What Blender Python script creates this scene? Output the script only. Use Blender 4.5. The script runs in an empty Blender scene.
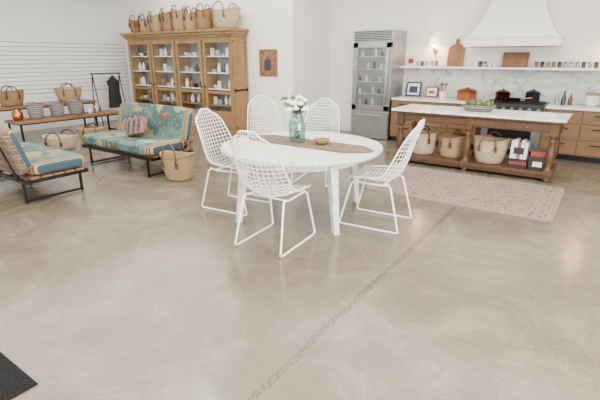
import bpy, math, random
from mathutils import Vector, Matrix
random.seed(7)
sc=bpy.context.scene
pi=math.pi
# ---------------------------------------------------------------- materials
def newmat(name):
    m=bpy.data.materials.new(name); m.use_nodes=True
    nt=m.node_tree; b=nt.nodes['Principled BSDF']
    return m,nt,b
def setp(b,col=None,rough=.5,metal=0.,spec=.5):
    if col: b.inputs['Base Color'].default_value=(*col,1)
    b.inputs['Roughness'].default_value=rough
    b.inputs['Metallic'].default_value=metal
    b.inputs['Specular IOR Level'].default_value=spec
def coord(nt,kind='Object',scale=(1,1,1),rot=(0,0,0)):
    t=nt.nodes.new('ShaderNodeTexCoord'); mp=nt.nodes.new('ShaderNodeMapping')
    mp.inputs['Scale'].default_value=scale; mp.inputs['Rotation'].default_value=rot
    nt.links.new(t.outputs[kind],mp.inputs['Vector']); return mp.outputs['Vector']
def noise(nt,vec,scale,detail=4,rough=.5,dist=0):
    n=nt.nodes.new('ShaderNodeTexNoise'); n.inputs['Scale'].default_value=scale
    n.inputs['Detail'].default_value=detail; n.inputs['Roughness'].default_value=rough; n.inputs['Distortion'].default_value=dist
    nt.links.new(vec,n.inputs['Vector']); return n.outputs['Fac']
def ramp(nt,fac,stops,const=False):
    r=nt.nodes.new('ShaderNodeValToRGB'); cr=r.color_ramp
    if const: cr.interpolation='CONSTANT'
    while len(cr.elements)<len(stops): cr.elements.new(.5)
    for e,(p,c) in zip(cr.elements,stops):
        e.position=p; e.color=(*c,1) if len(c)==3 else c
    nt.links.new(fac,r.inputs['Fac']); return r.outputs['Color']
def mix(nt,fac,a,b,mode='MIX'):
    m=nt.nodes.new('ShaderNodeMix'); m.data_type='RGBA'; m.blend_type=mode
    for s,v in ((m.inputs[0],fac),(m.inputs[6],a),(m.inputs[7],b)):
        if isinstance(v,(int,float)): s.default_value=v
        elif isinstance(v,tuple): s.default_value=(*v,1)
        else: nt.links.new(v,s)
    return m.outputs[2]
def math_(nt,op,a,b=0.,c=0.):
    m=nt.nodes.new('ShaderNodeMath'); m.operation=op
    for s,v in zip(m.inputs,(a,b,c)):
        if isinstance(v,(int,float)): s.default_value=v
        else: nt.links.new(v,s)
    return m.outputs[0]
def bump(nt,b,h,strength=.3,dist=.01):
    n=nt.nodes.new('ShaderNodeBump'); n.inputs['Strength'].default_value=strength; n.inputs['Distance'].default_value=dist
    nt.links.new(h,n.inputs['Height']); nt.links.new(n.outputs['Normal'],b.inputs['Normal'])
def sepxyz(nt,vec):
    s=nt.nodes.new('ShaderNodeSeparateXYZ'); nt.links.new(vec,s.inputs[0]); return s.outputs
def plain(name,col,rough=.5,metal=0.,var=.08,scale=8,spec=.5):
    m,nt,b=newmat(name); setp(b,col,rough,metal,spec)
    f=noise(nt,coord(nt),scale)
    c2=tuple(max(0,x*(1-var)) for x in col); c1=tuple(min(1,x*(1+var)) for x in col)
    nt.links.new(ramp(nt,f,[(.3,c2),(.7,c1)]),b.inputs['Base Color']); return m
def wood(name,c1,c2,axis='z',rough=.45,scale=3):
    m,nt,b=newmat(name); setp(b,c1,rough)
    s={'x':(.25,4,4),'y':(4,.25,4),'z':(4,4,.25)}[axis]
    v=coord(nt,'Object',s)
    f=noise(nt,v,scale,8,.65,.6)
    nt.links.new(ramp(nt,f,[(.3,c2),(.6,c1),(.8,tuple(min(1,x*1.15) for x in c1))]),b.inputs['Base Color'])
    bump(nt,b,f,.15,.004); return m

def concrete():
    m,nt,b=newmat('polished_concrete'); setp(b,rough=.2)
    v=coord(nt)
    big=noise(nt,v,.5,5,.6,.6); mid=noise(nt,v,1.5,9,.74,.6); fine=noise(nt,v,50,3,.6)
    c=ramp(nt,big,[(.32,(.098,.076,.050)),(.5,(.150,.121,.085)),(.68,(.225,.190,.142))])
    c=mix(nt,.62,c,ramp(nt,mid,[(.34,(.074,.056,.036)),(.5,(.148,.119,.083)),(.64,(.29,.247,.187))]))
    c=mix(nt,.35,c,ramp(nt,fine,[(.3,(.085,.066,.044)),(.6,(.20,.167,.124))]))
    xyz=sepxyz(nt,v)
    wob=math_(nt,'MULTIPLY',math_(nt,'SUBTRACT',noise(nt,v,1.6,3),.5),.12)
    dx=math_(nt,'ABSOLUTE',math_(nt,'ADD',math_(nt,'ADD',xyz[0],1.25),wob))
    band=math_(nt,'LESS_THAN',dx,.024)
    sp=math_(nt,'GREATER_THAN',noise(nt,v,62,2),.49)
    c=mix(nt,math_(nt,'MULTIPLY',math_(nt,'MULTIPLY',band,sp),.66),c,(.05,.03,.017))
    spk=math_(nt,'GREATER_THAN',noise(nt,v,60,1),.72)
    c=mix(nt,math_(nt,'MULTIPLY',spk,.35),c,(.05,.035,.02))
    nt.links.new(c,b.inputs['Base Color'])
    r=nt.nodes.new('ShaderNodeMapRange'); r.inputs['From Min'].default_value=.3; r.inputs['From Max'].default_value=.7; r.inputs['To Min'].default_value=.12; r.inputs['To Max'].default_value=.27
    nt.links.new(mid,r.inputs['Value']); nt.links.new(r.outputs[0],b.inputs['Roughness'])
    bump(nt,b,mid,.03,.01); return m
def marble(name,base=(.80,.80,.79),vein=(.5,.5,.52),sc_=1.6):
    m,nt,b=newmat(name); setp(b,base,.2)
    v=coord(nt,'Object',(1,1,1),(.4,.7,.3)); n=noise(nt,v,sc_,8,.62,.7)
    d=math_(nt,'ABSOLUTE',math_(nt,'SUBTRACT',n,.5))
    nt.links.new(ramp(nt,d,[(0,vein),(.015,tuple(x*.85 for x in base)),(.08,base)]),b.inputs['Base Color']); return m
def straw(name,c1,c2,rows=28.):
    m,nt,b=newmat(name); setp(b,c1,.8)
    v=coord(nt)
    w=nt.nodes.new('ShaderNodeTexWave'); w.bands_direction='Z'; w.inputs['Scale'].default_value=rows/2; w.inputs['Distortion'].default_value=.6
    nt.links.new(v,w.inputs['Vector'])
    n=noise(nt,coord(nt,'Object',(1,1,3)),26,4,.7)
    f=math_(nt,'ADD',math_(nt,'MULTIPLY',w.outputs['Fac'],.5),math_(nt,'MULTIPLY',n,.6))
    nt.links.new(ramp(nt,f,[(.2,c2),(.55,c1),(.85,tuple(min(1,x*1.2) for x in c1))]),b.inputs['Base Color'])
    bump(nt,b,f,.6,.012); return m
def fabric_floral():
    m,nt,b=newmat('tapestry_floral'); setp(b,rough=.9,spec=.2)
    v=coord(nt); nz=nt.nodes.new('ShaderNodeTexNoise'); nz.inputs['Scale'].default_value=5
    nt.links.new(v,nz.inputs['Vector'])
    vv=nt.nodes.new('ShaderNodeVectorMath'); vv.operation='MULTIPLY_ADD'
    nt.links.new(nz.outputs['Color'],vv.inputs[0]); vv.inputs[1].default_value=(.25,.25,.25); nt.links.new(v,vv.inputs[2])
    vo=nt.nodes.new('ShaderNodeTexVoronoi'); vo.inputs['Scale'].default_value=6; nt.links.new(vv.outputs[0],vo.inputs['Vector'])
    s=nt.nodes.new('ShaderNodeSeparateColor'); nt.links.new(vo.outputs['Color'],s.inputs[0])
    T1=(.05,.105,.105); T2=(.085,.155,.14)
    c=ramp(nt,s.outputs[0],[(0,T1),(.38,T2),(.58,(.27,.21,.09)),(.68,(.28,.26,.185)),(.78,T1),(.97,(.17,.05,.03))],True)
    ring=ramp(nt,vo.outputs['Distance'],[(0,(.33,.28,.16)),(.12,(.22,.13,.05)),(.2,(.10,.15,.12))],True)
    c=mix(nt,math_(nt,'LESS_THAN',vo.outputs['Distance'],.22),c,ring)
    vo2=nt.nodes.new('ShaderNodeTexVoronoi'); vo2.inputs['Scale'].default_value=20; nt.links.new(vv.outputs[0],vo2.inputs['Vector'])
    c=mix(nt,math_(nt,'LESS_THAN',vo2.outputs['Distance'],.24),c,(.29,.25,.16))
    x=math_(nt,'ABSOLUTE',sepxyz(nt,v)[0])
    stripe=math_(nt,'FRACT',math_(nt,'MULTIPLY',x,13.))
    sc_=ramp(nt,stripe,[(0,(.29,.21,.07)),(.3,(.17,.04,.025)),(.5,(.32,.27,.15)),(.75,(.04,.07,.085))],True)
    c=mix(nt,math_(nt,'GREATER_THAN',x,.80),c,sc_)
    nt.links.new(c,b.inputs['Base Color']); bump(nt,b,noise(nt,v,120,2),.4,.003); return m
def fabric_kilim():
    m,nt,b=newmat('kilim_back'); setp(b,rough=.9,spec=.2)
    v=coord(nt); s=sepxyz(nt,v)
    z=math_(nt,'FRACT',math_(nt,'MULTIPLY',math_(nt,'ADD',s[2],math_(nt,'MULTIPLY',math_(nt,'PINGPONG',s[0],.05),.5)),9.))
    c=ramp(nt,z,[(0,(.12,.075,.05)),(.35,(.20,.15,.10)),(.55,(.08,.055,.04)),(.7,(.26,.20,.14)),(.85,(.13,.045,.035))],True)
    c=mix(nt,.35,c,ramp(nt,noise(nt,v,40,3),[(.3,(.07,.05,.035)),(.7,(.28,.22,.16))]))
    nt.links.new(c,b.inputs['Base Color']); return m
def rugmat():
    m,nt,b=newmat('distressed_rug'); setp(b,rough=.95,spec=.1)
    v=coord(nt); s=sepxyz(nt,v)
    px=math_(nt,'PINGPONG',s[0],.21); py=math_(nt,'PINGPONG',s[1],.21)
    d=math_(nt,'ADD',px,py)
    med=math_(nt,'FRACT',math_(nt,'MULTIPLY',d,7.))
    c=ramp(nt,med,[(0,(.28,.18,.14)),(.3,(.13,.105,.10)),(.5,(.30,.225,.185)),(.7,(.12,.078,.075)),(.85,(.28,.205,.17))],True)
    vo=nt.nodes.new('ShaderNodeTexVoronoi'); vo.inputs['Scale'].default_value=11; nt.links.new(v,vo.inputs['Vector'])
    c=mix(nt,math_(nt,'LESS_THAN',vo.outputs['Distance'],.28),c,(.10,.06,.062))
    ax=math_(nt,'ABSOLUTE',s[0]); ay=math_(nt,'ABSOLUTE',s[1])
    e=math_(nt,'MAXIMUM',math_(nt,'SUBTRACT',ax,1.08),math_(nt,'SUBTRACT',ay,.76))
    bord=ramp(nt,math_(nt,'ADD',math_(nt,'MULTIPLY',e,3.),1.),[(0,(0,0,0)),(.42,(1,1,1)),(.48,(0,0,0)),(.82,(1,1,1)),(.87,(0,0,0)),(.95,(1,1,1))],True)
    c=mix(nt,math_(nt,'MULTIPLY',bord,.6),c,(.31,.24,.20))
    c=mix(nt,ramp(nt,noise(nt,v,7,6,.7),[(.35,(.05,.05,.05)),(.7,(.55,.55,.55))]),c,(.27,.215,.18))
    nt.links.new(c,b.inputs['Base Color']); bump(nt,b,noise(nt,v,150,2),.4,.003); return m
def glass(name,tint=(1,1,1),refl=.05):
    m=bpy.data.materials.new(name); m.use_nodes=True; nt=m.node_tree
    for n in list(nt.nodes):
        if n.type!='OUTPUT_MATERIAL': nt.nodes.remove(n)
    out=[n for n in nt.nodes if n.type=='OUTPUT_MATERIAL'][0]
    tr=nt.nodes.new('ShaderNodeBsdfTransparent'); tr.inputs[0].default_value=(*tint,1)
    gl=nt.nodes.new('ShaderNodeBsdfGlossy'); gl.inputs['Roughness'].default_value=.05
    mx=nt.nodes.new('ShaderNodeMixShader'); lw=nt.nodes.new('ShaderNodeLayerWeight'); lw.inputs['Blend'].default_value=.5
    p=math_(nt,'POWER',lw.outputs['Facing'],4.)
    ad=math_(nt,'ADD',math_(nt,'MULTIPLY',p,.6),refl)
    nt.links.new(ad,mx.inputs[0]); nt.links.new(tr.outputs[0],mx.inputs[1]); nt.links.new(gl.outputs[0],mx.inputs[2])
    nt.links.new(mx.outputs[0],out.inputs[0]); return m
def emis(name,col,s):
    m,nt,b=newmat(name); setp(b,col,.5); b.inputs['Emission Color'].default_value=(*col,1); b.inputs['Emission Strength'].default_value=s; return m

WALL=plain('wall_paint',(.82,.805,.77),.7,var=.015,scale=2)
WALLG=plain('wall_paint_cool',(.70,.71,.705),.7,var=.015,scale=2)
CEIL=plain('ceiling_paint',(.80,.80,.78),.8,var=.01)
CONC=concrete()
TRIM=plain('trim_white',(.7,.7,.69),.4,var=.02)
SLAT=plain('slatwall_white',(.70,.71,.71),.35,var=.01)
SLATG=plain('slatwall_groove',(.22,.23,.24),.6,var=.02)
OAK=wood('cabinet_oak',(.28,.165,.064),(.165,.09,.032),'z')
OAKX=wood('counter_oak',(.19,.10,.042),(.12,.062,.025),'x')
ISLW=wood('island_wood',(.095,.042,.016),(.050,.021,.008),'z')
ISLX=wood('island_wood_long',(.100,.047,.019),(.056,.024,.010),'x')
TABW=wood('display_table_wood',(.21,.105,.045),(.12,.055,.022),'y')
BOARD=wood('cutting_board_wood',(.22,.10,.035),(.13,.055,.02),'z')
BLACK=plain('black_metal',(.012,.012,.013),.45,.6,var=.1)
BLACKF=plain('black_fabric',(.015,.015,.016),.95,var=.3,scale=30)
MATB=plain('rubber_mat',(.009,.009,.010),.9,var=.95,scale=120,spec=.15)
STEEL=plain('stainless_steel',(.38,.38,.375),.32,.9,var=.08,scale=5)
STEELD=plain('steel_dark',(.06,.065,.07),.3,.6)
COPPER=plain('copper',(.45,.16,.06),.25,1.,var=.1)
BRASS=plain('brass',(.45,.28,.09),.3,1.)
WIRE=plain('white_enamel_wire',(.86,.86,.85),.3,var=.02)
CER=plain('white_ceramic',(.72,.72,.70),.2,var=.03)
MARB=marble('marble_top'); MARBW=marble('marble_backsplash',(.55,.55,.55),(.27,.275,.29),1.3)
PLAST=plain('hood_plaster',(.82,.81,.79),.75,var=.01)
STRAW1=straw('straw_pale',(.34,.235,.12),(.18,.11,.05))
STRAW2=straw('straw_tan',(.25,.15,.068),(.14,.08,.033))
STRAW3=straw('straw_white',(.44,.36,.24),(.25,.18,.10))
BWB=straw('black_white_weave',(.20,.19,.18),(.01,.01,.01),16)
LEATH=plain('tan_leather',(.13,.045,.017),.5,var=.2)
LEATHD=plain('dark_leather',(.045,.02,.01),.5,var=.2)
FLOR=fabric_floral(); KIL=fabric_kilim(); RUG=rugmat()
GL=glass('clear_glass'); GLT=glass('pale_teal_glass',(.72,.86,.84),.10)
WAT=glass('water',(.85,.92,.90),.03)
LEAF=plain('leaf_green',(.06,.13,.03),.6,var=.3,scale=30)
PETAL=plain('petal_white',(.84,.84,.80),.7,var=.05,scale=30)
LINEN=plain('burlap_runner',(.15,.10,.062),.95,var=.6,scale=45)
REDP=plain('red_print',(.30,.02,.02),.5,var=.2); WHP=plain('white_print',(.70,.70,.67),.5); BLP=plain('black_print',(.02,.02,.02),.4)
PINKP=plain('rose_print',(.22,.10,.075),.8,var=.7,scale=25); NAVY=plain('navy_print',(.035,.05,.075),.85,var=.9,scale=22)
SHADE=emis('lamp_shade',(1,.80,.55),4.)
BULB=emis('bulb_warm',(1,.50,.18),420.)
GREYC=plain('grey_interior',(.34,.38,.36),.6,var=.03)
FRIN=plain('fridge_interior',(.13,.155,.16),.4,var=.1)
FRWOOD=wood('frame_wood',(.20,.10,.035),(.12,.055,.02))

def painted_table():
    m,nt,b=newmat('distressed_white_paint'); setp(b,rough=.35)
    v=coord(nt,'Object',(1,8,1)); n=noise(nt,v,5,8,.75)
    c=ramp(nt,n,[(.30,(.32,.29,.26)),(.44,(.64,.64,.63)),(.7,(.80,.80,.80))])
    y=math_(nt,'FRACT',math_(nt,'MULTIPLY',sepxyz(nt,coord(nt))[1],6.5))
    c=mix(nt,math_(nt,'MULTIPLY',math_(nt,'LESS_THAN',y,.035),.7),c,(.22,.20,.18))
    nt.links.new(c,b.inputs['Base Color']); return m
TABP=painted_table()

# ---------------------------------------------------------------- mesh builder
class B:
    def __init__(s,name,loc=(0,0,0),rz=0.):
        s.n=name; s.v=[]; s.f=[]; s.fm=[]; s.fs=[]; s.m=[]; s.loc=Vector(loc); s.rz=rz; s.M=Matrix.Identity(4)
    def mi(s,mat):
        if mat not in s.m: s.m.append(mat)
        return s.m.index(mat)
    def add(s,vs,fs,mat,smooth=False):
        o=len(s.v); s.v+= [s.M@Vector(p) for p in vs]; k=s.mi(mat)
        for f in fs: s.f.append([o+i for i in f]); s.fm.append(k); s.fs.append(smooth)
    def box(s,x0,x1,y0,y1,z0,z1,mat):
        if x0>x1:x0,x1=x1,x0
        if y0>y1:y0,y1=y1,y0
        vs=[(x0,y0,z0),(x1,y0,z0),(x1,y1,z0),(x0,y1,z0),(x0,y0,z1),(x1,y0,z1),(x1,y1,z1),(x0,y1,z1)]
        s.add(vs,[(0,3,2,1),(4,5,6,7),(0,1,5,4),(1,2,6,5),(2,3,7,6),(3,0,4,7)],mat)
    def cbox(s,c,d,mat): s.box(c[0]-d[0]/2,c[0]+d[0]/2,c[1]-d[1]/2,c[1]+d[1]/2,c[2]-d[2]/2,c[2]+d[2]/2,mat)
    def lathe(s,prof,c,mat,n=20,sx=1,sy=1,fn=None,cap=True):
        vs=[];fs=[]
        for r,z in prof:
            for i in range(n):
                a=2*pi*i/n; p=[c[0]+r*math.cos(a)*sx,c[1]+r*math.sin(a)*sy,c[2]+z]
                if fn: p=fn(p,a,r,z)
                vs.append(p)
        for j in range(len(prof)-1):
            for i in range(n): fs.append((j*n+i,j*n+(i+1)%n,(j+1)*n+(i+1)%n,(j+1)*n+i))
        s.add(vs,fs,mat,True)
        if cap:
            k=len(prof)-1
            if prof[0][0]>1e-4: s.add([vs[i] for i in range(n)],[tuple(reversed(range(n)))],mat)
            if prof[k][0]>1e-4: s.add([vs[k*n+i] for i in range(n)],[tuple(range(n))],mat)
    def cyl(s,c,r,h,mat,n=20): s.lathe([(r,0),(r,h)],c,mat,n)
    def ball(s,c,r,mat,n=10,sz=1.,k=6):
        s.lathe([(max(1e-5,r*math.sin(pi*i/k)),-r*sz*math.cos(pi*i/k)) for i in range(k+1)],c,mat,n)
    def tube(s,pts,r,mat,n=6,closed=False):
        P=[Vector(p) for p in pts]; N=len(P); rs=r if isinstance(r,list) else [r]*N
        T=[]
        for i in range(N):
            if closed: t=P[(i+1)%N]-P[i-1]
            else: t=P[min(i+1,N-1)]-P[max(i-1,0)]
            T.append(t.normalized() if t.length>1e-9 else Vector((0,0,1)))
        u=T[0].orthogonal().normalized(); vs=[];fs=[]
        for i in range(N):
            u=(u-T[i]*u.dot(T[i]))
            u=u.normalized() if u.length>1e-6 else T[i].orthogonal().normalized()
            w=T[i].cross(u)
            for k in range(n):
                a=2*pi*k/n; vs.append(P[i]+(u*math.cos(a)+w*math.sin(a))*rs[i])
        for i in range(N if closed else N-1):
            j=(i+1)%N
            for k in range(n): fs.append((i*n+k,i*n+(k+1)%n,j*n+(k+1)%n,j*n+k))
        if not closed:
            fs.append(tuple(reversed(range(n)))); fs.append(tuple((N-1)*n+k for k in range(n)))
        s.add(vs,fs,mat,True)
    def soft(s,c,d,mat,k=7,n=10):
        vs=[];fs=[]
        for ax in range(3):
            for sg in (-1,1):
                o=len(vs)
                for i in range(n+1):
                    for j in range(n+1):
                        a=math.sin((i/n-.5)*pi)*1.; b_=math.sin((j/n-.5)*pi)
                        p=[0,0,0]; p[ax]=sg; p[(ax+1)%3]=a*sg; p[(ax+2)%3]=b_
                        q=(abs(p[0])**k+abs(p[1])**k+abs(p[2])**k)**(1/k)
                        vs.append(tuple(c[t]+p[t]/q*d[t]/2 for t in range(3)))
                for i in range(n):
                    for j in range(n):
                        fs.append((o+i*(n+1)+j,o+(i+1)*(n+1)+j,o+(i+1)*(n+1)+j+1,o+i*(n+1)+j+1))
        s.add(vs,fs,mat,True)
    def done(s,bevel=0.,parent=None):
        me=bpy.data.meshes.new(s.n); me.from_pydata([tuple(v) for v in s.v],[],s.f)
        for m in s.m: me.materials.append(m)
        me.polygons.foreach_set('material_index',s.fm); me.polygons.foreach_set('use_smooth',s.fs); me.update()
        ob=bpy.data.objects.new(s.n,me); sc.collection.objects.link(ob); ob.location=s.loc; ob.rotation_euler[2]=s.rz
        if bevel:
            md=ob.modifiers.new('bevel','BEVEL'); md.width=bevel; md.segments=2; md.limit_method='ANGLE'; md.angle_limit=math.radians(50)
        if parent: ob.parent=parent
        return ob

# ---------------------------------------------------------------- room shell
XL,XR,YF,YB,YC,ZC=-11.4,3.0,-4.0,9.25,7.7,3.5
XJ=-5.56
b=B('floor'); b.box(XL-.2,XR+.2,YF-.2,YB+.2,-.2,0,CONC); b.done()
b=B('ceiling'); b.box(XL-.2,XR+.2,YF-.2,YB+.2,ZC,ZC+.15,CEIL); b.done()
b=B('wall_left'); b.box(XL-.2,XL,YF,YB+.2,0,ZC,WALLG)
b.box(XL-.001,XL+.012,1.5,7.66,.86,2.12,SLATG)
z=.86
for k in range(13):
    b.box(XL+.012,XL+.03,1.5,7.66,z+.010,z+.092,SLAT); z+=.097
b.done()
b=B('wall_back'); b.box(XJ,XR+.2,YB,YB+.2,0,ZC,WALL); b.box(-3.66,1.5,YB-.012,YB+.001,.903,1.478,MARBW); b.done()
b=B('wall_cabinet_side'); b.box(XL,XJ,YC,YB+.2,0,ZC,WALL); b.done()
b=B('wall_right')
b.box(XR,XR+.2,YF,-2.5,0,ZC,WALL); b.box(XR,XR+.2,-2.5,3.5,0,.6,WALL); b.box(XR,XR+.2,-2.5,3.5,2.9,ZC,WALL); b.box(XR,XR+.2,3.5,YB,0,ZC,WALL); b.done()
b=B('wall_front')
b.box(XL,-9.5,YF-.2,YF,0,ZC,WALL); b.box(-9.5,1.5,YF-.2,YF,2.9,ZC,WALL); b.box(-9.5,1.5,YF-.2,YF,0,.3,WALL); b.box(1.5,XR,YF-.2,YF,0,ZC,WALL)
b.box(-4.3,-3.7,YF-.2,YF,.3,2.9,WALL); b.done()
for i,(x0,x1) in enumerate([(-9.5,-4.3),(-3.7,1.5)]):
    b=B('window_%d'%(i+1))
    for k in range(4):
        x=x0+(x1-x0)*k/3; b.box(x-.03,x+.03,YF-.15,YF-.05,.3,2.9,TRIM)
    b.box(x0,x1,YF-.15,YF-.05,.3,.36,TRIM); b.box(x0,x1,YF-.15,YF-.05,2.84,2.9,TRIM); b.box(x0,x1,YF-.11,YF-.09,.36,2.84,GL); b.done()
b=B('window_3')
for k in range(4):
    y=-2.5+6*k/3; b.box(XR+.05,XR+.15,y-.03,y+.03,.6,2.9,TRIM)
b.box(XR+.05,XR+.15,-2.5,3.5,.6,.66,TRIM); b.box(XR+.05,XR+.15,-2.5,3.5,2.84,2.9,TRIM); b.box(XR+.09,XR+.11,-2.5,3.5,.66,2.84,GL); b.done()
b=B('baseboard_left'); b.box(XL,XL+.015,YF,YC,0,.1,TRIM); b.done()
b=B('baseboard_back'); b.box(XJ,-4.65,YB-.015,YB,0,.1,TRIM); b.done()
b=B('baseboard_return'); b.box(XJ,XJ+.015,YC,YB-.015,0,.1,TRIM); b.box(-6.7,XJ+.015,YC-.015,YC,0,.1,TRIM); b.done()

# ---------------------------------------------------------------- glazed cabinet
X0,X1,Y0,Y1=-10.5,-6.8,7.2,7.66
b=B('glazed_display_cabinet')
b.box(X0,X1,Y0,Y1,.0,.14,OAK); b.box(X0,X1,Y0,Y1,2.06,2.12,OAK)
b.box(X0-.03,X1+.03,Y0-.03,Y1,2.12,2.17,OAK); b.box(X0-.07,X1+.07,Y0-.07,Y1,2.17,2.23,OAK); b.box(X0-.11,X1+.11,Y0-.11,Y1,2.23,2.28,OAK)
b.box(X0-.03,X1+.03,Y0-.03,Y1,0,.1,OAK)
b.box(X0,X0+.05,Y0,Y1,.14,2.06,OAK); b.box(X1-.05,X1,Y0,Y1,.14,2.06,OAK)
b.box(X0,X1,Y1-.02,Y1,.14,2.06,GREYC)
for z0,z1 in ((.2,.95),(1.03,2.0)):
    b.box(X1,X1+.012,Y0,Y0+.06,z0-.04,z1+.04,OAK); b.box(X1,X1+.012,Y1-.06,Y1,z0-.04,z1+.04,OAK)
    b.box(X1,X1+.012,Y0,Y1,z0-.06,z0,OAK); b.box(X1,X1+.012,Y0,Y1,z1,z1+.06,OAK)
W=(X1-X0)/4
for i in range(4):
    a=X0+W*i; c=a+W
    if i: b.box(a-.025,a+.025,Y0+.02,Y1-.02,.14,2.06,OAK)
    for z0,z1 in ((.14,.2),(2.0,2.06)): b.box(a+.02,c-.02,Y0-.02,Y0+.01,z0,z1,OAK)
    b.box(a+.02,a+.1,Y0-.02,Y0+.01,.2,2.0,OAK); b.box(c-.1,c-.02,Y0-.02,Y0+.01,.2,2.0,OAK)
    b.box(a+.1,c-.1,Y0-.015,Y0+.005,.9,.96,OAK)
    b.box(a+.1,c-.1,Y0-.015,Y0+.005,.2,.52,OAK)
    b.add([(a+.1,Y0-.004,.52),(c-.1,Y0-.004,.52),(c-.1,Y0-.004,2.0),(a+.1,Y0-.004,2.0)],[(0,1,2,3)],GL)
    b.ball((c-.06 if i%2==0 else a+.06,Y0-.04,1.05),.02,BLACK)
    for z in (.62,.98,1.34,1.70): b.box(a+.025,c-.025,Y0+.04,Y1-.02,z,z+.025,OAK if z<.7 else CER)
cab=b.done(.004)
b=B('stacked_crockery')
for i in range(4):
    for z in (.645,1.005,1.365,1.725):
        for j in range(5):
            x=X0+W*i+.14+j*.155; t=random.random(); y=Y0+.16+random.random()*.08
            mt=random.choice([CER,CER,CER,WHP,GREYC,BLP,STRAW1,CER,STEELD])
            if t<.35:
                for q in range(random.randint(3,7)): b.lathe([(.03,0),(.065,.012),(.066,.015)],(x,y,z+q*.018),mt,12)
            elif t<.7: b.lathe([(.03,0),(.045,.02),(.05,.09),(.04,.14),(.022,.17),(.025,.2)],(x,y,z),mt,12)
            elif t<.85: b.lathe([(.025,0),(.05,.03),(.062,.075)],(x,y,z),mt,12)
            else: b.box(x-.05,x+.05,y-.02,y+.02,z,z+.17,random.choice([WHP,PINKP,CER]))
b.done(parent=cab)

# ---------------------------------------------------------------- baskets
def basket(name,loc,rb,rt,h,mat,hand=LEATH,sy=.85,rz=0.,sag=.02,hh=.16):
    b=B(name,loc,rz)
    N=9
    prof=[(rb*.8,0)]
    for i in range(N+1):
        t=i/N; r=rb+(rt-rb)*(t**.7); r+= .01*math.sin(t*pi)
        prof.append((r,h*t))
    base=list(prof[1:])
    prof+=[(rt+.012,h+.008),(rt-.006,h+.012)]+[(base[i][0]-.018,h*i/N) for i in range(N,0,-1)]+[(rb*.9,.02),(1e-4,.02)]
    def fn(p,a,r,z): p[2]+=sag*math.cos(2*a)*(z/h); return p
    b.lathe(prof,(0,0,0),mat,28,1,sy,fn)
    if hand:
        for s_ in (-1,1):
            y=s_*(rt*sy+.012); w=rt*.45; pts=[]
            for i in range(13):
                a=pi*i/12; pts.append((-w*math.cos(a),y+s_*.01-s_*.05*math.sin(a),h-.08-sag+ (hh+.08)*math.sin(a)**.8))
            b.tube(pts,.012,hand,6)
            for xx in (-w,w): b.cbox((xx,y-s_*.004,h-.1-sag),(.04,.02,.08),hand)
    return b.done()
ZT=2.283
xs=[-10.28,-9.88,-9.45,-9.02,-8.6,-8.2,-7.78]
dims=[(.15,.2,.30),(.16,.21,.30),(.17,.22,.36),(.16,.21,.40),(.17,.21,.44),(.15,.2,.38),(.17,.21,.42)]
for i,(x,(rb,rt,h)) in enumerate(zip(xs,dims)):
    basket('straw_market_basket',(x,7.38,ZT),rb,rt,h,[STRAW2,STRAW1,STRAW1][i%3],LEATHD if i%2 else LEATH,.8,random.uniform(-.4,.4),.03,.15)
basket('straw_market_basket',(-7.1,7.37,ZT),.24,.36,.38,STRAW3,LEATH,.70,.05,.03,.18)
basket('straw_market_basket',(-4.93,3.98,0),.17,.25,.37,STRAW1,LEATH,.85,.3,.02,.2)
basket('straw_market_basket',(-8.55,4.15,0),.22,.34,.24,STRAW3,LEATHD,.7,.5,.02,.12)
basket('straw_market_basket',(-8.95,5.0,0),.2,.29,.24,STRAW1,LEATHD,.7,.9,.02,.12)

# ---------------------------------------------------------------- picture
b=B('framed_picture',(-6.2,YC-.02,1.58))
b.box(-.24,.24,-.02,.018,-.28,.28,FRWOOD)
b.box(-.18,.18,-.024,-.018,-.22,.22,PINKP); b.box(-.1,.1,-.027,-.02,-.16,.05,STEELD); b.ball((0,-.02,.09),.05,LEATH,10); b.done(.004)

# ---------------------------------------------------------------- display tables (left)
def disp(name,x0,x1,y0,y1,z):
    b=B(name); b.box(x0,x1,y0,y1,z-.05,z,TABW)
    for x in (x0+.03,x1-.03):
        for y in (y0+.06,y1-.06): b.box(x-.018,x+.018,y-.018,y+.018,0,z-.05,BLACK)
    for y in (y0+.06,y1-.06): b.box(x0+.03,x1-.03,y-.014,y+.014,.02,.05,BLACK); b.box(x0+.03,x1-.03,y-.012,y+.012,z-.075,z-.05,BLACK)
    for x in (x0+.03,x1-.03): b.box(x-.012,x+.012,y0+.06,y1-.06,z-.075,z-.05,BLACK)
    return b.done(.003)
disp('wooden_display_table',-10.62,-10.02,3.2,5.85,.72)
disp('low_display_table',-9.96,-9.38,3.78,6.08,.48)
basket('straw_market_basket',(-10.3,4.12,.723),.18,.26,.30,STRAW2,LEATHD,.8,1.4,.02,.12)
basket('straw_market_basket',(-10.3,5.35,.723),.2,.29,.28,STRAW1,LEATH,.75,1.2,.02,.14)
basket('woven_storage_pot',(-9.68,4.28,.483),.12,.15,.30,BWB,None,1)
basket('woven_storage_pot',(-9.68,4.72,.483),.11,.14,.26,BWB,None,1)
basket('woven_storage_pot',(-9.66,5.12,.483),.12,.16,.28,BWB,None,1)
b=B('copper_pitcher',(-9.68,3.93,.482)); b.lathe([(.07,0),(.1,.05),(.1,.14),(.06,.2),(.07,.24)],(0,0,0),COPPER); b.tube([(0,.09,.18),(0,.17,.16),(0,.16,.07),(0,.1,.05)],.008,COPPER); b.done()
b=B('bottle_set',(-9.7,5.6,.482))
for i in range(4): b.lathe([(.03,0),(.035,.08),(.012,.12),(.014,.15)],(random.uniform(-.1,.1),-.15+i*.1,0),[CER,LEATH,CER,STEELD][i],12)
b.done()
b=B('garment_rack')
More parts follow.
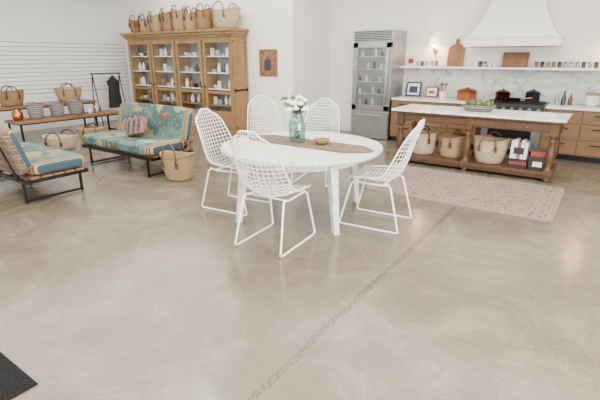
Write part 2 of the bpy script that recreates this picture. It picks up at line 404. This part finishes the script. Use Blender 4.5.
for y in (6.25,7.0):
    b.tube([(-10.95,y,0),(-10.75,y,1.3),(-10.55,y,0)],.014,BLACK)
b.tube([(-10.75,6.2,1.3),(-10.75,7.05,1.3)],.014,BLACK); b.tube([(-10.6,6.25,.28),(-10.6,7.0,.28)],.01,BLACK)
for y in (6.45,6.62,6.78):
    b.tube([(-10.75,y,1.32),(-10.75,y,1.24)],.005,STEEL)
rack=b.done()
b=B('hanging_garment',(-10.75,6.8,0))
def gf(p,a,r,z): p[0]+=.012*math.sin(9*a)*(1.25-z); p[1]+=.01*math.sin(7*a+1)*(1.25-z); return p
b.lathe([(.19,.42),(.17,.7),(.14,.95),(.18,1.08),(.06,1.2),(.03,1.24)],(0,0,0),BLACKF,30,.55,1.,gf); b.done(parent=rack)

# ---------------------------------------------------------------- sofas
def sofa(name,loc,rz):
    b=B(name,loc,rz); L=.92
    for x in (-.76,.76):
        for y in (.06,.76): b.box(x-.014,x+.014,y-.014,y+.014,0,.3,BLACK)
        b.box(x-.014,x+.014,.06,.76,.015,.04,BLACK)
    b.box(-L,L,.02,.05,.27,.32,BLACK); b.box(-L,L,.77,.80,.27,.32,BLACK)
    for x in (-.905,0,.905): b.box(x-.015,x+.015,.05,.77,.27,.31,BLACK)
    for i in range(5): b.box(-L,L,.07+i*.14,.17+i*.14,.315,.34,TABW)
    b.soft((0,.35,.415),(1.84,.74,.15),FLOR,8)
    M=Matrix.Translation((0,.72,.40))@Matrix.Rotation(math.radians(-16),4,'X'); b.M=M
    b.soft((0,-.025,.28),(1.84,.09,.58),FLOR,8)
    b.soft((0,.04,.275),(1.86,.11,.60),KIL,9)
    b.box(-.76,-.73,.09,.11,-.1,.5,BLACK); b.box(.73,.76,.09,.11,-.1,.5,BLACK)
    b.M=Matrix.Identity(4)
    for x in (-.745,.745): b.tube([(x,.775,.30),(x,.95,.90)],.012,BLACK)
    return b.done()
s1=sofa('tapestry_bench_sofa',(-6.13,3.72,0),0)
sofa('tapestry_bench_sofa',(-6.34,2.93,0),pi)
for x,y,w,h,ry,m1,m2 in ((-6.22,4.15,.42,.32,.12,NAVY,PINKP),(-5.98,4.05,.40,.28,-.25,PINKP,NAVY)):
    b=B('throw_pillow',(x,y,.502)); b.M=Matrix.Rotation(math.radians(-24),4,'X')@Matrix.Rotation(ry,4,'Y')
    b.soft((0,0,h/2+.03),(w,.11,h),m1,7)
    for q in (-.12,0,.12): b.soft((q,-.035,h/2+.03),(.05,.06,h*.8),m2,7,6)
    b.done()

# ---------------------------------------------------------------- dining table
TZ=.785; TC=(-2.668,3.854)
b=B('round_dining_table',(TC[0],TC[1],0))
b.lathe([(.85,TZ-.05),(.872,TZ-.045),(.885,TZ-.02),(.877,TZ)],(0,0,0),TABP,72)
b.lathe([(.66,TZ-.14),(.66,TZ-.05)],(0,0,0),TABP,48)
def legsq(b,x,y,z0,z1,h0,h1,mat,a=0):
    for_=[(math.cos(a+pi/4+k*pi/2),math.sin(a+pi/4+k*pi/2)) for k in range(4)]
    vs=[(x[0]+c*h0*1.414,y[0]+s*h0*1.414,z0) for c,s in for_]+[(x[1]+c*h1*1.414,y[1]+s*h1*1.414,z1) for c,s in for_]
    b.add(vs,[(3,2,1,0),(4,5,6,7),(0,1,5,4),(1,2,6,5),(2,3,7,6),(3,0,4,7)],mat)
for (x,y) in ((.67,-.36),(.36,.67),(-.67,.36),(-.36,-.67)):
    a=math.atan2(y,x)
    legsq(b,(x,x*.86),(y,y*.86),0,TZ-.05,.028,.046,TABP,a)
b.done(.004)
b=B('table_runner',(TC[0],3.93,TZ+.003))
vs=[];fs=[]
n=24
for i in range(n+1):
    x=-.82+1.64*i/n
    for j in range(5):
        e=max(0,abs(x)-.62)/.20; y=(-.21+.105*j)*(1-e*.75); vs.append((x,y,.001*math.sin(i*1.7+j)+.002))
for i in range(n):
    for j in range(4): o=i*5+j; fs.append((o,o+5,o+6,o+1))
b.add(vs,fs,LINEN,True); o=b.done(); md=o.modifiers.new('s','SOLIDIFY'); md.thickness=.004; md.offset=1
b=B('small_serving_bowl',(-2.47,3.96,TZ+.010)); b.lathe([(.04,0),(.075,.025),(.09,.055),(.083,.055),(.068,.03),(1e-4,.015)],(0,0,0),STRAW2,24); b.done()
b=B('glass_vase_with_flowers',(-2.78,3.93,TZ+.012))
b.lathe([(.075,0),(.09,.02),(.095,.1),(.095,.2),(.07,.26),(.055,.29),(.065,.34),(.06,.34),(.05,.29),(.065,.255),(.088,.2),(.088,.03),(1e-4,.02)],(0,0,0),GLT,24)
b.lathe([(.085,.02),(.085,.14),(1e-4,.14)],(0,0,0),WAT,20)
for i in range(18):
    a=i*2.4; r=.03+.11*math.sqrt(i/18); zt=.50-.9*r+random.uniform(-.03,.03)
    x,y=r*math.cos(a),r*math.sin(a)
    b.tube([(-x*.3,-y*.3,.04),(x*.15,y*.15,.3),(x,y,zt)],.004,LEAF,4)
    for k in range(6):
        q=k*pi/3; b.ball((x+.024*math.cos(q),y+.024*math.sin(q),zt+.005),.023,PETAL,6,.7,4)
    b.ball((x,y,zt+.015),.026,PETAL,6,1,4)
for i in range(14):
    a=i*1.9+.5; r=.1+.06*random.random(); zt=.36+.12*random.random(); x,y=r*math.cos(a),r*math.sin(a)
    b.tube([(0,0,.3),(x*.5,y*.5,zt),(x,y,zt+.01),(x*1.2,y*1.2,zt-.02)],[.004,.02,.018,.002],LEAF,5)
b.done()

# ---------------------------------------------------------------- wire chairs
def chairmesh():
    b=B('wire_dining_chair')
    prof=[(.25,.455),(.22,.475),(.1,.462),(-.02,.450),(-.11,.455),(-.18,.48),(-.235,.54),(-.28,.65),(-.325,.80),(-.365,.94),(-.40,1.05)]
    L=[0]
    for i in range(1,len(prof)): L.append(L[-1]+math.dist(prof[i],prof[i-1]))
    T=L[-1]
    def ctr(t):
        d=t*T
        for i in range(1,len(prof)):
            if d<=L[i]+1e-9:
                f=(d-L[i-1])/(L[i]-L[i-1]); return tuple(prof[i-1][k]+f*(prof[i][k]-prof[i-1][k]) for k in (0,1))
        return prof[-1]
    def hw(t):
        w=.235+.035*math.sin(pi*min(1,t*1.2))
        if t>.45: w=.270-.085*((t-.45)/.55)**1.4
        if t>.86: w*=1-.42*((t-.86)/.14)**2.4
        if t<.06: w*=1-.22*((.06-t)/.06)**2
        return w
    def pt(s,t):
        y,z=ctr(t); y0,z0=ctr(max(0,t-.02)); y1,z1=ctr(min(1,t+.02))
        ty,tz=y1-y0,z1-z0; l=math.hypot(ty,tz)
        ny,nz=tz/l,-ty/l
        k=.085*s*s*(.25+.75*math.sin(pi*min(1,t/.92)))
        # crown the top rail so the corners round over
        dz=-.05*s**4*max(0,(t-.8)/.2)**2
        return (hw(t)*s,y+ny*k,z+nz*k+dz)
    ns,ntt=12,26
    for i in range(ns):
        s=-1+2*i/(ns-1)
        r=.0085 if i in (0,ns-1) else .0033
        b.tube([pt(s,j/28) for j in range(29)],r,WIRE,5)
    for j in range(ntt+1):
        t=j/ntt; r=.0085 if j in (0,ntt) else .0033
        b.tube([pt(-1+2*i/10,t) for i in range(11)],r,WIRE,5)
    for s in (-1,1):
        x=s*.24; xt=s*.2
        b.tube([(xt,-.17,.462),(xt+s*.01,-.2,.43),(x,-.30,.05),(x,-.31,.022),(x,-.285,.010),(x,.27,.010),(x,.30,.022),(x,.295,.05),(xt+s*.01,.20,.43),(xt,.17,.455),(xt,.1,.448),(xt,-.1,.443),(xt,-.16,.455)],.0098,WIRE,8)
    for y,z in ((.17,.452),(-.12,.445)): b.tube([(-.2,y,z),(.2,y,z)],.008,WIRE,6)
    return b.done()
def place(ob,x,y,ang): ob.location=(x,y,0); ob.rotation_euler[2]=ang; ob.scale=(1.05,1.05,1.07)
ch=chairmesh()
def face(dx,dy): return math.atan2(dy,dx)-pi/2
place(ch,-2.40,3.04,face(-.05,.62))
for x,y,d in ((-1.83,4.06,(-1,-.1)),(-3.42,3.58,(1,.12)),(-4.15,5.1,(.8,-.6)),(-3.25,5.05,(.25,-1))):
    o=bpy.data.objects.new('wire_dining_chair',ch.data); sc.collection.objects.link(o); place(o,x,y,face(*d))

# ---------------------------------------------------------------- rug, mat
b=B('area_rug',(-1.38,5.87,0)); b.box(-1.1,1.1,-.76,.76,0,.012,RUG)
for sx in (-1,1):
    for i in range(60): y=-.75+1.5*i/59; b.tube([(sx*1.10,y,.006),(sx*(1.13+.01*random.random()),y+.008,.004)],.004,STRAW3,4)
b.done()
b=B('floor_mat',(-3.3,.12,0)); b.box(-1.03,1.03,-.63,.63,0,.012,MATB); b.done(.004)

# ---------------------------------------------------------------- island
b=B('kitchen_island')
ix0,ix1,iy0,iy1=-2.87,-.38,6.74,7.62
b.box(ix0,ix1,iy0,iy1,.865,.90,MARB)
b.box(ix0+.03,ix1-.03,iy0+.03,iy1-.03,.835,.865,ISLX)
b.box(ix0+.1,ix1-.1,iy0+.1,iy1-.1,.70,.835,ISLX)
for k in range(3):
    a=ix0+.22+k*.75; b.box(a,a+.6,iy0+.088,iy0+.1,.72,.82,ISLX); b.ball((a+.3,iy0+.08,.77),.016,BRASS)
b.box(ix0+.06,ix1-.06,iy0+.06,iy1-.06,.10,.145,ISLX)
b.box(ix0+.1,ix1-.1,iy0+.1,iy1-.1,.05,.10,ISLX)
for x in (ix0+.13,(ix0+ix1)/2-.02,ix1-.13):
    for y in (iy0+.13,iy1-.13):
        b.box(x-.055,x+.055,y-.055,y+.055,.66,.835,ISLW)
        b.lathe([(.04,.145),(.055,.17),(.04,.20),(.032,.22),(.05,.30),(.058,.38),(.05,.47),(.035,.55),(.05,.58),(.035,.61),(.05,.64),(.05,.66)],(x,y,0),ISLW,14)
        b.box(x-.055,x+.055,y-.055,y+.055,.06,.17,ISLW); b.lathe([(.035,0),(.05,.03),(.04,.06)],(x,y,0),ISLW,12)
b.done(.004)
basket('straw_market_basket',(-2.42,7.1,.147),.17,.23,.36,STRAW3,LEATHD,.85,.3,.02,.1)
basket('straw_market_basket',(-1.95,7.12,.147),.16,.21,.33,STRAW1,LEATH,.85,-.3,.02,.1)
basket('straw_market_basket',(-1.34,7.06,.147),.18,.26,.36,STRAW3,LEATH,.85,.0,.02,.1)
# stacked / standing cookbooks on the lower shelf
b=B('cookbook_stack',(-.91,7.0,.147))
b.box(-.12,.12,-.1,.1,0,.05,BLP); b.box(-.115,.115,-.095,.1,.05,.09,REDP); b.box(-.12,.11,-.1,.1,.09,.13,BLP)
for i,(x,h,m_) in enumerate([(-.1,.26,WHP),(-.055,.28,WHP),(-.01,.25,PINKP),(.035,.27,WHP),(.08,.24,WHP)]): b.box(x-.02,x+.022,-.09,.09,.132,.132+h,m_)
b.box(-.08,.06,-.093,-.09,.2,.3,BLP); b.done(.002)
b=B('boxed_cookware',(-.655,7.0,.147),.0); b.box(-.1,.1,-.1,.1,0,.30,BLP); b.box(-.102,.102,-.102,.102,.2,.27,REDP); b.box(-.06,.06,-.106,-.1,.05,.12,WHP); b.done()
b=B('wicker_tray_with_greens',(-1.62,7.18,.901))
b.lathe([(.19,0),(.24,.09),(.255,.095),(.22,.03),(1e-4,.02)],(0,0,0),BWB,24,1.,.75)
for i in range(50):
    a=random.random()*2*pi;r=.18*math.sqrt(random.random()); x,y=r*math.cos(a),.75*r*math.sin(a)
    b.tube([(x,y,.04),(x*1.1,y*1.1,.10),(x*1.2,y*1.2,.14+.04*random.random())],[.006,.022,.003],[LEAF,STRAW2,LEAF,STEELD][i%4],5)
b.done()
b=B('open_cookbook',(-.75,7.2,.901),.2); b.box(-.18,0,-.12,.12,0,.015,WHP); b.box(0.004,.18,-.12,.12,0,.018,WHP); b.done()

# ---------------------------------------------------------------- back counter
cy0=8.58
rx0,rx1=-1.86,-.84
def counter(name,x0,x1,nd):
    b=B(name)
    b.box(x0,x1,cy0,YB-.014,.1,.86,OAKX); b.box(x0,x1,cy0+.06,YB-.014,0,.1,BLACK)
    b.box(x0,x1,cy0-.03,YB-.014,.86,.90,MARB)
    w=(x1-x0)/nd
    for i in range(nd):
        for z0,z1 in ((.12,.36),(.38,.62),(.64,.84)):
            b.box(x0+i*w+.012,x0+(i+1)*w-.012,cy0-.02,cy0,z0,z1,OAKX)
            b.tube([(x0+(i+.3)*w,cy0-.045,z1-.06),(x0+(i+.7)*w,cy0-.045,z1-.06)],.009,BLACK)
            for t in (.32,.68): b.tube([(x0+(i+t)*w,cy0-.045,z1-.06),(x0+(i+t)*w,cy0-.015,z1-.06)],.006,BLACK)
    return b.done(.003)
counter('kitchen_counter',-3.66,rx0-.005,3)
counter('kitchen_counter',rx1+.005,.28,2)
b=B('open_shelf_unit'); 
b.box(.29,1.5,cy0-.03,YB-.014,.86,.90,MARB); b.box(.29,.33,cy0,YB-.014,0,.86,OAK); b.box(1.46,1.5,cy0,YB-.014,0,.86,OAK)
for z in (.06,.34,.6): b.box(.33,1.46,cy0,YB-.014,z,z+.03,OAK)
b.done(.003)
b=B('range_cooker')
b.box(rx0,rx1,cy0-.03,YB-.03,.1,.88,STEEL); b.box(rx0,rx1,cy0+.05,YB-.03,0,.1,BLACK)
b.box(rx0,rx1,cy0-.06,YB-.03,.88,.905,STEELD); b.box(rx0+.005,rx1-.005,cy0-.075,cy0-.03,.77,.88,STEELD)
for i in range(7): 
    x=rx0+.09+i*.14; b.M=Matrix.Translation((x,cy0-.075,.825))@Matrix.Rotation(pi/2,4,'X'); b.lathe([(.03,0),(.028,.03),(.022,.035)],(0,0,0),STEEL,12); b.M=Matrix.Identity(4)
b.box(rx0+.04,rx1-.04,cy0-.045,cy0-.03,.2,.72,STEEL); b.box(rx0+.15,rx1-.15,cy0-.05,cy0-.045,.3,.58,BLACK); b.tube([(rx0+.08,cy0-.09,.7),(rx1-.08,cy0-.09,.7)],.012,STEEL)
for i in range(3):
    for j in range(2):
        x=rx0+.18+i*.33; y=cy0+.14+j*.28
        for q in (-.09,0,.09): b.box(x-.14,x+.14,y+q-.006,y+q+.006,.905,.93,BLACK); b.box(x+q-.006,x+q+.006,y-.12,y+.12,.905,.93,BLACK)
b.done(.002)
def pan(name,loc,r,h,mat,handle=True,lid=False,rz=0):
    b=B(name,loc,rz); b.lathe([(r*.9,0),(r,.02),(r,h),(r+.006,h),(r-.006,h),(r-.01,.02),(1e-4,.015)],(0,0,0),mat,24)
    if lid: b.lathe([(r,h),(r*.6,h+.03),(.015,h+.04),(.02,h+.06),(1e-4,h+.065)],(0,0,0),mat,24)
    if handle: b.tube([(r,0,h*.8),(r+.2,0,h+.03)],.01,BRASS)
    else:
        for s in (-1,1): b.tube([(s*r,-.04,h*.7),(s*(r+.04),-.03,h*.75),(s*(r+.04),.03,h*.75),(s*r,.04,h*.7)],.007,BRASS)
    return b.done()
pan('copper_pot',(-2.25,8.9,.902),.18,.19,COPPER,False,True)
pan('copper_pot',(-1.62,8.98,.932),.13,.15,COPPER,False,True)
pan('black_skillet',(-1.4,8.74,.932),.13,.06,BLACK,True,rz=-.3)
pan('stock_pot',(-1.12,9.03,.932),.12,.16,STEELD,False,True)
b=B('wall_shelf'); b.box(-3.72,1.5,YB-.26,YB-.002,1.48,1.52,MARB)
for x in (-3.4,-2.5,.1): b.box(x-.015,x+.015,YB-.22,YB-.014,1.455,1.48,BRASS)
b.done(.003)
def extr(b,pts,y0,y1,mat):
    n=len(pts); vs=[(x,y0,z) for x,z in pts]+[(x,y1,z) for x,z in pts]
    b.add(vs,[tuple(range(n)),tuple(reversed(range(n,2*n)))]+[(i,i+n,(i+1)%n+n,(i+1)%n) for i in range(n)],mat)
b=B('arched_cutting_board',(-2.62,YB-.09,1.522)); b.M=Matrix.Rotation(math.radians(-7),4,'X')
N=14
out=[(.16*math.cos(pi*i/N),.32+.11*math.sin(pi*i/N)) for i in range(N+1)]
out=[(.16,0)]+out+[(-.16,0)]
extr(b,out,-.012,.012,BOARD); extr(b,[(-.035,.40),(.035,.40),(.035,.50),(.018,.53),(-.018,.53),(-.035,.50)],-.0125,.0125,BOARD); b.done(.003)
b=B('wooden_tray',(-1.52,YB-.1,1.522)); b.M=Matrix.Rotation(math.radians(-10),4,'X')
b.box(-.22,.22,-.01,.01,0,.26,BOARD); b.box(-.22,.22,-.03,-.01,0,.03,BOARD); b.box(-.22,.22,-.03,-.01,.23,.26,BOARD); b.box(-.22,-.19,-.03,-.01,0,.26,BOARD); b.box(.19,.22,-.03,-.01,0,.26,BOARD)
b.done(.003)
b=B('drinking_glass_set')
for x in [-3.35,-3.27,-3.18,-3.05,-2.97]+[-2.2+.085*i for i in range(5)]+[-1.15+.09*i for i in range(16)]:
    b.lathe([(.025,0),(.036,.1),(.034,.1),(.024,.008),(1e-4,.006)],(x,YB-.15+random.uniform(-.03,.03),1.522),random.choice([GLT,STRAW2,CER,STEEL,STEELD]),12)
b.done()
b=B('ornament_frame',(-3.52,YB-.12,1.522),.0); b.box(-.09,.09,-.01,.01,0,.2,WHP); b.box(-.055,.055,-.013,-.01,.05,.15,REDP); b.done(.002)
for i,(x,w,h,mt) in enumerate([(-3.42,.32,.30,BLP),(-3.02,.26,.22,WHP)]):
    b=B('small_framed_print',(x,YB-.13,.902)); b.M=Matrix.Rotation(math.radians(-12),4,'X')
    b.box(-w/2,w/2,-.012,.012,0,h,BLP if i==0 else BOARD); b.box(-w/2+.03,w/2-.03,-.016,-.012,.03,h-.03,WHP); b.box(-w/2+.07,w/2-.07,-.018,-.014,.07,h-.09,[NAVY,REDP][i]); b.done(.002)
b=B('oil_bottle_set',(-.62,8.95,.902))
for i,(x,h) in enumerate([(0,.24),(.1,.2),(-.1,.17)]): b.lathe([(.035,0),(.038,h*.55),(.014,h*.75),(.014,h),(1e-4,h)],(x,.03*i,0),[STEELD,LEATH,GLT][i],14)
b.done()
b=B('stacked_bowls',(-.2,8.9,.902))
for i in range(5): b.lathe([(.05,0),(.09,.03),(.125,.08),(.12,.08),(.085,.035),(1e-4,.02)],(0,0,i*.035),CER if i<4 else STRAW1,20)
b.done()
b=B('ceramic_canister_set',(.12,8.95,.902))
for i,(x,r,h) in enumerate([(0,.07,.16),(.16,.06,.13),(-.12,.04,.2)]): b.lathe([(r,0),(r,h),(r*.9,h+.02),(.012,h+.03),(.012,h+.045)],(x,0,0),[CER,OAK,CER][i],18)
b.done()
b=B('utensil_crock',(-2.75,9.0,.902)); b.lathe([(.05,0),(.065,.03),(.065,.14),(.058,.14),(.055,.02),(1e-4,.015)],(0,0,0),CER,18)
for i in range(6): a=i*1.05; b.tube([(.02*math.cos(a),.02*math.sin(a),.02),(.06*math.cos(a),.05*math.sin(a),.27)],.007,[BOARD,STEEL][i%2],5); b.ball((.062*math.cos(a),.052*math.sin(a),.28),.022,[BOARD,STEEL][i%2],8,1.3)
b.done()
b=B('range_hood')
hx0,hx1,hy0=-2.36,-.80,8.66
cx=(hx0+hx1)/2; hw0=(hx1-hx0)/2
N=18; prof=[]
for i in range(N+1):
    t=i/N; z=2.04+t*(ZC-2.04-.005)
    e=math.exp(-t*2.9); w=.30+(hw0-.04-.30)*e; d=.28+(YB-hy0-.04-.28)*e
    prof.append((w,d,z))
vs=[];fs=[]
for w,d,z in prof: vs+=[(cx-w,YB-.003,z),(cx-w,YB-d,z),(cx+w,YB-d,z),(cx+w,YB-.003,z)]
for i in range(N):
    for k in range(4): o=i*4; fs.append((o+k,o+(k+1)%4,o+4+(k+1)%4,o+4+k))
b.add(vs,fs,PLAST,False)
b.box(hx0,hx1,hy0,YB-.003,1.88,2.04,PLAST); b.box(hx0-.015,hx1+.015,hy0-.015,YB-.003,2.02,2.05,PLAST); b.box(hx0+.1,hx1-.1,hy0+.08,YB-.1,1.87,1.882,STEEL)
o=b.done(.008)
def sconce(x):
    b=B('wall_sconce',(x,YB-.003,1.9))
    b.M=Matrix.Rotation(pi/2,4,'X'); b.cyl((0,-.08,0),.045,.02,BRASS); b.M=Matrix.Identity(4)
    b.tube([(0,-.02,-.08),(0,-.1,-.13),(0,-.16,-.09),(0,-.16,.0)],.009,BRASS,8)
    b.tube([(0,-.02,-.08),(0,-.02,-.2)],.008,BRASS,6)
    b.lathe([(.1,.02),(.065,.17),(.063,.17),(.098,.02)],(0,-.16,0),SHADE,24,cap=False)
    b.ball((0,-.16,.03),.034,BULB,10); b.done()
sconce(-3.05); sconce(.0)
# ---------------------------------------------------------------- fridge
fx0,fx1,fy0,fh=-4.58,-3.70,8.52,2.22
b=B('glass_door_refrigerator')
b.box(fx0,fx1,fy0+.04,YB-.005,.02,fh,STEEL)
b.box(fx0+.01,fx1-.01,fy0+.06,YB-.05,0,.1,BLACK)
b.box(fx0,fx1,fy0+.015,fy0+.04,2.0,fh,STEEL)
for i in range(6): b.box(fx0+.03,fx1-.03,fy0,fy0+.02,2.02+i*.032,2.037+i*.032,STEELD)
a0,a1=.62,1.98
b.box(fx0+.01,fx0+.12,fy0,fy0+.04,a0,a1,STEEL); b.box(fx1-.12,fx1-.01,fy0,fy0+.04,a0,a1,STEEL)
b.box(fx0+.01,fx1-.01,fy0,fy0+.04,a0,a0+.1,STEEL); b.box(fx0+.01,fx1-.01,fy0,fy0+.04,a1-.1,a1,STEEL)
b.box(fx0+.12,fx1-.12,fy0+.03,fy0+.038,a0+.1,a1-.1,FRIN)
for z in (.95,1.2,1.45,1.7): b.box(fx0+.12,fx1-.12,fy0+.018,fy0+.03,z,z+.015,GREYC)
for z in (.735,.967,1.217,1.467,1.717):
    for k in range(4): b.lathe([(.03,0),(.032,.07+.02*(k%3)),(.015,.1+.02*(k%3))],(fx0+.2+k*.15+.02*math.sin(z*30),fy0+.024,z),[STEELD,GREYC,STRAW2,STEEL][(k+int(z*10))%4],10,1,.15)
b.box(fx0+.12,fx1-.12,fy0+.004,fy0+.008,a0+.1,a1-.1,GL)
b.box(fx0+.01,fx1-.01,fy0,fy0+.04,.11,.59,STEEL)
b.tube([(fx1-.06,fy0-.05,.75),(fx1-.06,fy0-.05,1.85)],.013,STEEL,8)
for z in (.8,1.8): b.tube([(fx1-.06,fy0-.05,z),(fx1-.06,fy0,z)],.01,STEEL,6)
b.tube([(fx0+.15,fy0-.05,.52),(fx1-.15,fy0-.05,.52)],.013,STEEL,8)
for x in (fx0+.2,fx1-.2): b.tube([(x,fy0-.05,.52),(x,fy0,.52)],.01,STEEL,6)
b.done(.003)

# ---------------------------------------------------------------- lighting
def area(name,loc,rot,sx,sy,power,col=(1,1,1)):
    l=bpy.data.lights.new(name,'AREA'); l.shape='RECTANGLE'; l.size=sx; l.size_y=sy; l.energy=power; l.color=col
    o=bpy.data.objects.new(name,l); sc.collection.objects.link(o); o.location=loc; o.rotation_euler=rot; return o
area('daylight_window_1',(-6.9,YF+.05,1.6),(-pi/2,0,0),5.0,2.5,960,(1,.985,.96))
area('daylight_window_2',(-1.1,YF+.05,1.6),(-pi/2,0,0),5.0,2.5,960,(1,.985,.96))
area('daylight_window_3',(XR-.05,.5,1.75),(0,pi/2,0),2.2,5.8,770,(1,.965,.91))
area('ceiling_added_fill',(-4.2,3.5,ZC-.04),(0,0,0),11,8,1060,(1,.965,.90))  # added fill panel for flat, airy brightness; stands for no fixture
b=B('recessed_ceiling_light')
DL=emis('downlight',(1,.95,.85),180.)
for (x,y) in ((-4.3,3.58),(-1.5,.2),(-7.4,1.0)):
    b.lathe([(.09,ZC-.05),(.09,ZC-.06),(1e-4,ZC-.06)],(x,y,0),DL,20); b.lathe([(.12,ZC-.002),(.12,ZC-.05),(.09,ZC-.05)],(x,y,0),TRIM,20)
b.done()
w=bpy.data.worlds.new('world'); sc.world=w; w.use_nodes=True; nt=w.node_tree
bg=nt.nodes['Background']; bg.inputs[0].default_value=(.9,.95,1,1); bg.inputs[1].default_value=2.0

# ---------------------------------------------------------------- camera
cd=bpy.data.cameras.new('camera'); cd.sensor_width=36; cd.lens=430/600*36
co=bpy.data.objects.new('camera',cd); sc.collection.objects.link(co)
co.location=(0,0,1.7); co.rotation_euler=(pi/2-math.atan(143/430.),0,math.radians(34.9)); sc.camera=co
